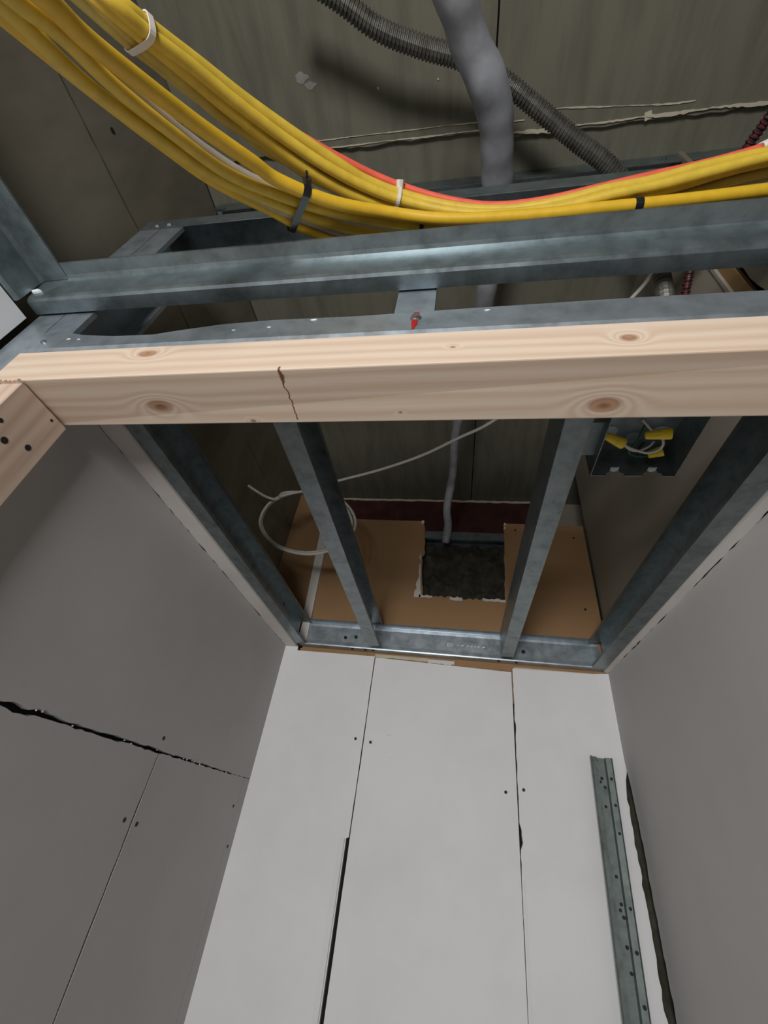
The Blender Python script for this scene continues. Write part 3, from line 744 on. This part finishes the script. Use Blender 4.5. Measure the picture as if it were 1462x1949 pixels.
for x, l in [(-0.545, .004), (-0.535, .004), (-0.524, .003), (-0.512, .004), (-0.495, .008)]:
    bm = new(); prism(bm, [(x - l / 2, .578), (x + l / 2, .579), (x + l / 2, .588), (x - l / 2, .587)], 'y', 1.5818, 1.5826); obj('stamped_mark', bm, 'metal_lt', t)

# white board strip on the back wall
bm = new()
prism(bm, [(-0.612, .548), (-0.578, .548), (-0.600, 1.13), (-0.641, 1.13)], 'y', 1.5705, 1.5845)
o = tag(obj('drywall_strip', bm, 'gypsum'), 'narrow whitish drywall strip standing against the brown board at left', 'board strip')

# red iron beam in the recess
t = thing('iron_beam', (-0.1, 1.85, 1.36), 'dark red iron beam under the ceiling behind the brown board', 'beam')
bm = new(); prism(bm, [(1.866, 1.24), (1.884, 1.24), (1.884, 1.500), (1.866, 1.500)], 'x', -0.78, 0.47); obj('beam', bm, 'iron', t)  # lower part added, its dark colour puts shade over the recess
a = rag(-0.72, 0.44, 50, lambda x: 1.497, lambda x: 0.003, 95)
b = rag(-0.72, 0.44, 50, lambda x: 1.509, lambda x: 0.0025, 96)
bm = new(); prism(bm, a + b[::-1], 'y', 1.862, 1.8665); obj('torn_paper', bm, 'torn', t)

# insulation in the cut-out
t = thing('insulation_batt', (0.02, 1.64, 0.72), 'dark lumpy mineral wool filling the cut-out in the brown board', 'insulation')
bm = new()
nx, nz = 44, 44
from mathutils import noise as mn
g = []
for i in range(nx + 1):
    row = []
    for k in range(nz + 1):
        x = -0.21 + 0.46 * i / nx
        z = 0.70 + 0.368 * k / nz
        d = mn.fractal(Vector((x * 16, z * 16, 1.3)), 0.9, 2.1, 4) * 0.045 + mn.noise(Vector((x * 60, z * 60, 3))) * 0.006
        edge = max(0, (z - 1.03) / 0.06) ** 2 * 0.03
        row.append(bm.verts.new(V((x, 1.640 - d + edge, z))))
    g.append(row)
for i in range(nx):
    for k in range(nz):
        f = bm.faces.new((g[i][k], g[i + 1][k], g[i + 1][k + 1], g[i][k + 1]))
        f.smooth = True
obj('batt', bm, 'wool', t)
bm = new(); box(bm, (-0.21, 1.70, 0.70), (0.25, 1.72, 1.06)); obj('batt_core', bm, 'wool', t)
bm = new(); prism(bm, sheet([(1.602, 1.075), (1.601, 1.112), (1.68, 1.112), (1.68, 1.075)], -T), 'x', -0.30, 0.30)
tag(obj('stud_track', bm, 'metal'), 'short length of steel track seen across the top of the cut-out', 'track')

# leaning furring channel
t = thing('furring_channel', (0.40, 1.55, -1.62), 'punched galvanized channel leaning in the right back corner', 'channel')
bm = new()
prism(bm, sheet([(.411, 1.5300), (.4095, 1.5320), (.4115, 1.5430), (.4290, 1.5440), (.4300, 1.5600), (.4530, 1.5600), (.4540, 1.5440), (.4690, 1.5430), (.4700, 1.5380)], T), 'z', -1.62, 0.259)
SH = lambda z: (z - 0.259) * 0.024
for v in bm.verts:
    v.co.x += SH(v.co.z - CZ)
obj('channel', bm, 'metal_old', t)
for (x, z, r_) in [(.432, .252, .0035), (.440, .205, .0045), (.4350, .196, .004), (.446, .183, .004), (.441, .135, .004), (.462, .205, .0042), (.463, .140, .004), (.463, .075, .004), (.444, -.02, .004), (.447, -.075, .0042),
                   (.443, -.087, .004), (.449, -.10, .0042), (.463, -.08, .004), (.447, -.155, .0045), (.463, -.16, .0045), (.449, -.20, .004), (.463, -.25, .0045)]:
    disc('punched_hole', (x + SH(z), 1.5598 if x < .454 else 1.543, z), (0, -1, 0), r_, t, 'hole', 0.0008)  # discs on the face, dark colour painted for the holes' shade

# ================================================================ JUNCTION BOX
t = thing('junction_box', (0.30, 0.536, 0.555), 'open galvanized junction box with wires hanging beside a joist', 'junction box')
bx0, bx1, by0, by1, bz0, bz1 = 0.231, 0.371, 0.462, 0.610, 0.557, 0.622
tk = 0.0016
bm = new()
box(bm, (bx0, by0, bz0), (bx0 + tk, by1, bz1)); box(bm, (bx1 - tk, by0, bz0), (bx1, by1, bz1)); box(bm, (bx0, by0, bz0), (bx1, by0 + tk, bz1))
obj('side_wall', bm, 'metal_dk', t)
zn = bz0
prof = [(bx0, zn - .0)]
for cx in (bx0 + .042, bx0 + .104):
    prof += [(cx - .017, zn), (cx - .013, zn + .007)] + [(cx - .010 * math.cos(math.pi * k / 6), zn + .007 + .009 * math.sin(math.pi * k / 6)) for k in range(7)] + [(cx + .013, zn + .007), (cx + .017, zn)]
prof += [(bx1, zn), (bx1, bz1), (bx0, bz1)]
bm = new(); prism(bm, prof, 'y', by1 - tk, by1); end_wall = obj('end_wall', bm, 'metal', t)
bm = new(); box(bm, (bx0, by0, bz1 - tk), (bx1, by1, bz1)); back_plate = obj('back_plate', bm, 'metal', t)
for (x, y) in [(.262, .50), (.305, .50), (.345, .50), (.262, .56), (.305, .575), (.345, .56)]:
    bm = new(); cyl(bm, (x, y, bz1 - tk), (0, 0, -1), 0.013, 0.0012, 20); obj('knockout', bm, 'metal_lt', back_plate)
for (x) in (.262, .305, .338):
    bm = new(); cyl(bm, (x, by1 - tk, 0.590), (0, -1, 0), 0.010, 0.0010, 18); obj('knockout', bm, 'metal_dk', end_wall)
for cx in (bx0 + .042, bx0 + .104):
    bm = new(); cyl(bm, (cx, by1 - .004, bz0 + .012), (0, 0, 1), 0.0055, .0016, 12); box(bm, (cx - .007, by1 - .010, bz0 + .0125), (cx + .007, by1 - tk, bz0 + .0142)); obj('screw_ear', bm, 'metal_lt', end_wall)
bm = new(); box(bm, (0.1955, 0.50, 0.575), (0.2312, 0.575, 0.5766)); box(bm, (0.1955, .50, .5766), (0.197, .575, .60)); obj('mounting_bracket', bm, 'metal_dk', t)
bm = new(); cyl(bm, (.345, .50, bz1 - tk - .001), (0, 0, -1), .012, .012, 14); obj('conduit_bushing', bm, 'metal_lt', back_plate)

def wire_nut(p0, p1, label):
    a, b = Vector(p0), Vector(p1)
    d = b - a
    L = d.length
    bm = new()
    rings = []
    u = d.normalized().orthogonal().normalized()
    w_ = d.normalized().cross(u)
    prof = [(0.0, .55), (.03, .68), (.12, .74), (.62, .93), (.66, 1.0), (.96, 1.05), (1.0, .98), (1.0, .80), (.9, .74)]
    seg = 24
    for (s, r_) in prof:
        ring = []
        for k in range(seg):
            rib = 1.0 - (0.07 if (k % 4 == 0 and .05 < s < .64) else 0.0)
            ang = 2 * math.pi * k / seg
            ring.append(bm.verts.new(V(a + d * s + (u * math.cos(ang) + w_ * math.sin(ang)) * 0.0088 * r_ * rib)))
        rings.append(ring)
    for i in range(len(rings) - 1):
        for k in range(seg):
            bm.faces.new((rings[i][k], rings[i][(k + 1) % seg], rings[i + 1][(k + 1) % seg], rings[i + 1][k]))
    bm.faces.new(rings[0][::-1]); bm.faces.new(rings[-1])
    return tag(obj('wire_nut', bm, 'nut'), label, 'wire nut', 'wire nuts in the junction box')
wire_nut(N1[0], N1[1], 'brightest yellow wire nut, lying level in the middle of the junction box')
wire_nut(N2[0], N2[1], 'yellow wire nut at the left side of the junction box')
wire_nut(N3[0], N3[1], 'shaded yellow wire nut tucked behind the white wires')

def cable(name, pts, r, mat, label, cat, group=None, seg=10, flat=1.0, step=0.006, parent=None):
    P = resample(catmull(pts, 10), step)
    bm = new()
    tube(bm, P, r, seg, flat)
    o = obj(name, bm, mat, parent)
    return tag(o, label, cat, group)
cable('electrical_wire', WG, 0.0019, 'green', 'green ground wire bent inside the junction box', 'wire', None, 8, 1, .003)
cable('electrical_wire', WW1, 0.0021, 'white_cable', 'white wire looping below the brightest wire nut', 'wire', None, 8, 1, .003)
cable('electrical_wire', WW2, 0.0019, 'white_cable', 'shorter white wire running into the left wire nut', 'wire', None, 8, 1, .003)
cable('electrical_wire', WB, 0.0019, 'black_wire', 'dark wire curling at the back of the junction box', 'wire', None, 8, 1, .003)

# ================================================================ PIPES AND CABLES OVERHEAD
P = resample(catmull(PIPE, 10), 0.010)
def pr(i, t_):
    base = 0.036 + 0.006 * math.sin(min(1, t_ / .35) * math.pi) if t_ < .35 else 0.036 - 0.017 * min(1, (t_ - .35) / .35)
    return base * (1 + 0.03 * math.sin(i * 0.33) + 0.02 * math.sin(i * 0.9 + 1))
bm = new(); tube(bm, P, pr, 16, 0.9)
tag(obj('wrapped_pipe', bm, 'pipe'), 'grey wrapped pipe hanging from the ceiling down into the cut-out', 'pipe')

def ribbed(name, pts, r, depth, pitch, mats, label, cat, alt=False):
    P = resample(catmull(pts, 10), pitch / 4)
    bm = new()
    rad = lambda i, t_: r - depth * (0.0 if i % 4 in (0, 1) else 1.0)
    mf = (lambda i, k: 1 if (i // 4 + k // 3) % 2 else 0) if alt else None
    tube(bm, P, rad, 14, 1.0, mf)
    for f in bm.faces:
        f.smooth = False
    return tag(obj(name, bm, mats), label, cat)
ribbed('flexible_conduit', FLEX, 0.0215, 0.0035, 0.0085, 'flex', 'ribbed flexible steel conduit crossing the ceiling behind the wrapped pipe', 'conduit')
ribbed('armoured_cable', REDMC, 0.0098, 0.0022, 0.0075, ['mc_red', 'mc_dark'], 'dark red armoured cable at the far right edge', 'cable', True)

cable('white_cable', WC2, 0.0052, 'white_cable', 'white cable hanging in a double coil behind a joist', 'cable', None, 8, 1, .008)

G = 'yellow cables draped over the ceiling rail'
cable('yellow_cable', C1, 0.0088, 'yellow_or', 'thickest amber yellow cable, uppermost of the lower bundle', 'cable', G, 12)
cable('yellow_cable', C2, 0.0073, 'yellow', 'second yellow cable from the top in the lower bundle', 'cable', G, 12)
cable('yellow_cable', C3, 0.0073, 'yellow', 'third yellow cable of the lower bundle, just above the lowest one', 'cable', G, 12)
cable('yellow_cable', C4, 0.0073, 'yellow_or', 'lowest yellow cable, dropping behind the ceiling rail first', 'cable', G, 12)
cable('grey_cable', G1, 0.0070, 'grey_cable', 'grey cable between the thick amber cable and its neighbour', 'cable', None, 10)
cable('grey_cable', G2, 0.0070, 'grey_cable', 'grey cable between the two lowest yellow cables', 'cable', None, 10)
cable('yellow_cable', U1, 0.0078, 'yellow', 'topmost yellow cable of the upper bundle, beside the red cable', 'cable', G, 12)
cable('yellow_cable', U2, 0.0078, 'yellow', 'yellow cable in the middle of the upper bundle', 'cable', G, 12)
cable('yellow_cable', U3, 0.0075, 'yellow_dl', 'lowest yellow cable of the upper bundle, hanging apart near the black tie', 'cable', G, 12)
cable('yellow_cable', U4, 0.0072, 'yellow_dl', 'dull yellow cable behind the middle of the upper bundle', 'cable', G, 12)
cable('yellow_cable', U5, 0.0074, 'yellow', 'second yellow cable from the top of the upper bundle', 'cable', G, 12)
cable('red_cable', RED, 0.0056, 'red_cable', 'thin red cable along the top of the yellow bundle', 'cable', None, 10)
cable('white_sleeve', WHT, 0.0100, 'white_cable', 'thick white cable emerging under the yellow cables at the right edge', 'cable', None, 12)

cable('cable_connector', [(0.4199, 0.2348, 0.865), (0.4255, 0.2321, 0.865), (0.4371, 0.2279, 0.866)], 0.0085, 'tie_white', 'stubby white connector beside the right end of the red cable', 'connector', None, 12, 1, .004)
# ---- cable ties
def nearest(pts, x):
    P = catmull(pts, 10)
    i = min(range(len(P)), key=lambda k: abs(P[k].x - x))
    return P[i], (P[min(i + 1, len(P) - 1)] - P[max(i - 1, 0)]).normalized()
def tie(xs, paths, rad, mat, label, wd=0.0022, tail=None, headdir=None):
    """band hugging the convex outline of the cables that pass at xs"""
    cs = []
    tn = Vector((0, 0, 0))
    for p, x in zip(paths, xs):
        c, tt = nearest(p, x)
        cs.append(c); tn += tt
    tn.normalize()
    cen = sum(cs, Vector()) / len(cs)
    u = tn.orthogonal().normalized()
    w_ = tn.cross(u)
    pts2 = []
    for c in cs:
        d = c - cen
        for k in range(16):
            an = 2 * math.pi * k / 16
            pts2.append((d.dot(u) + rad * math.cos(an), d.dot(w_) + rad * math.sin(an)))
    pts2 = sorted(set(pts2))
    def cross(o, a, b):
        return (a[0] - o[0]) * (b[1] - o[1]) - (a[1] - o[1]) * (b[0] - o[0])
    lo, hi = [], []
    for p in pts2:
        while len(lo) >= 2 and cross(lo[-2], lo[-1], p) <= 0: lo.pop()
        lo.append(p)
    for p in reversed(pts2):
        while len(hi) >= 2 and cross(hi[-2], hi[-1], p) <= 0: hi.pop()
        hi.append(p)
    hull = lo[:-1] + hi[:-1]
    loop = [cen + u * a + w_ * b for a, b in hull]
    n_ = len(loop)
    t_ = thing('cable_tie', tuple(cen), label, 'cable tie')
    bm = new()
    ring = []
    for i, p in enumerate(loop):
        out = (p - cen).normalized()
        ring.append([bm.verts.new(V(p + out * o_ + tn * s)) for o_, s in ((-.0002, -wd), (.0013, -wd), (.0013, wd), (-.0002, wd))])
    for i in range(n_):
        a, b = ring[i], ring[(i + 1) % n_]
        for k in range(4):
            bm.faces.new((a[k], a[(k + 1) % 4], b[(k + 1) % 4], b[k]))
    obj('band', bm, mat, t_)
    if headdir is not None:
        hd = Vector(headdir).normalized()
        p = max(loop, key=lambda q: (q - cen).dot(hd))
        bm = new()
        cyl(bm, p - hd * .002, hd, .0055, .011, 8, .0066)
        hd_o = obj('head', bm, mat, t_)
        if tail:
            bm = new()
            tube(bm, resample(catmull([p + hd * .006, p + hd * .010 + Vector(tail) * .4, p + Vector(tail)], 6), .002), .0017, 6)
            obj('tail', bm, mat, hd_o)
    return t_
tie([-0.245, -0.245, -0.245, -0.245], [C1, C2, C3, C4], 0.0088, 'tie_black', 'black cable tie cinched round the lower yellow bundle', 0.0052, (.004, -.016, -.004), (.25, -1, -.1))
tie([-0.338, -0.345, -0.358, -0.352, -0.342], [U1, U2, U3, U4, U5], 0.0085, 'tie_white', 'white cable tie at the upper left of the upper bundle', 0.0032)
tie([-0.106, -0.108, -0.112], [U1, U5, U2], 0.0085, 'tie_white', 'white cable tie with a stub beside the red cable', 0.0028, None, (.1, -.8, .3))
tie([-0.073, -0.073], [C2, C3], 0.0088, 'tie_black', 'black cable tie half hidden behind the ceiling rail near the middle', 0.0030)
tie([0.247, 0.247], [C1, C2], 0.0088, 'tie_black', 'black cable tie on the right end of the yellow bundle', 0.0055)

for o in list(bpy.data.objects):
    if '_w' in o:
        del o['_w']
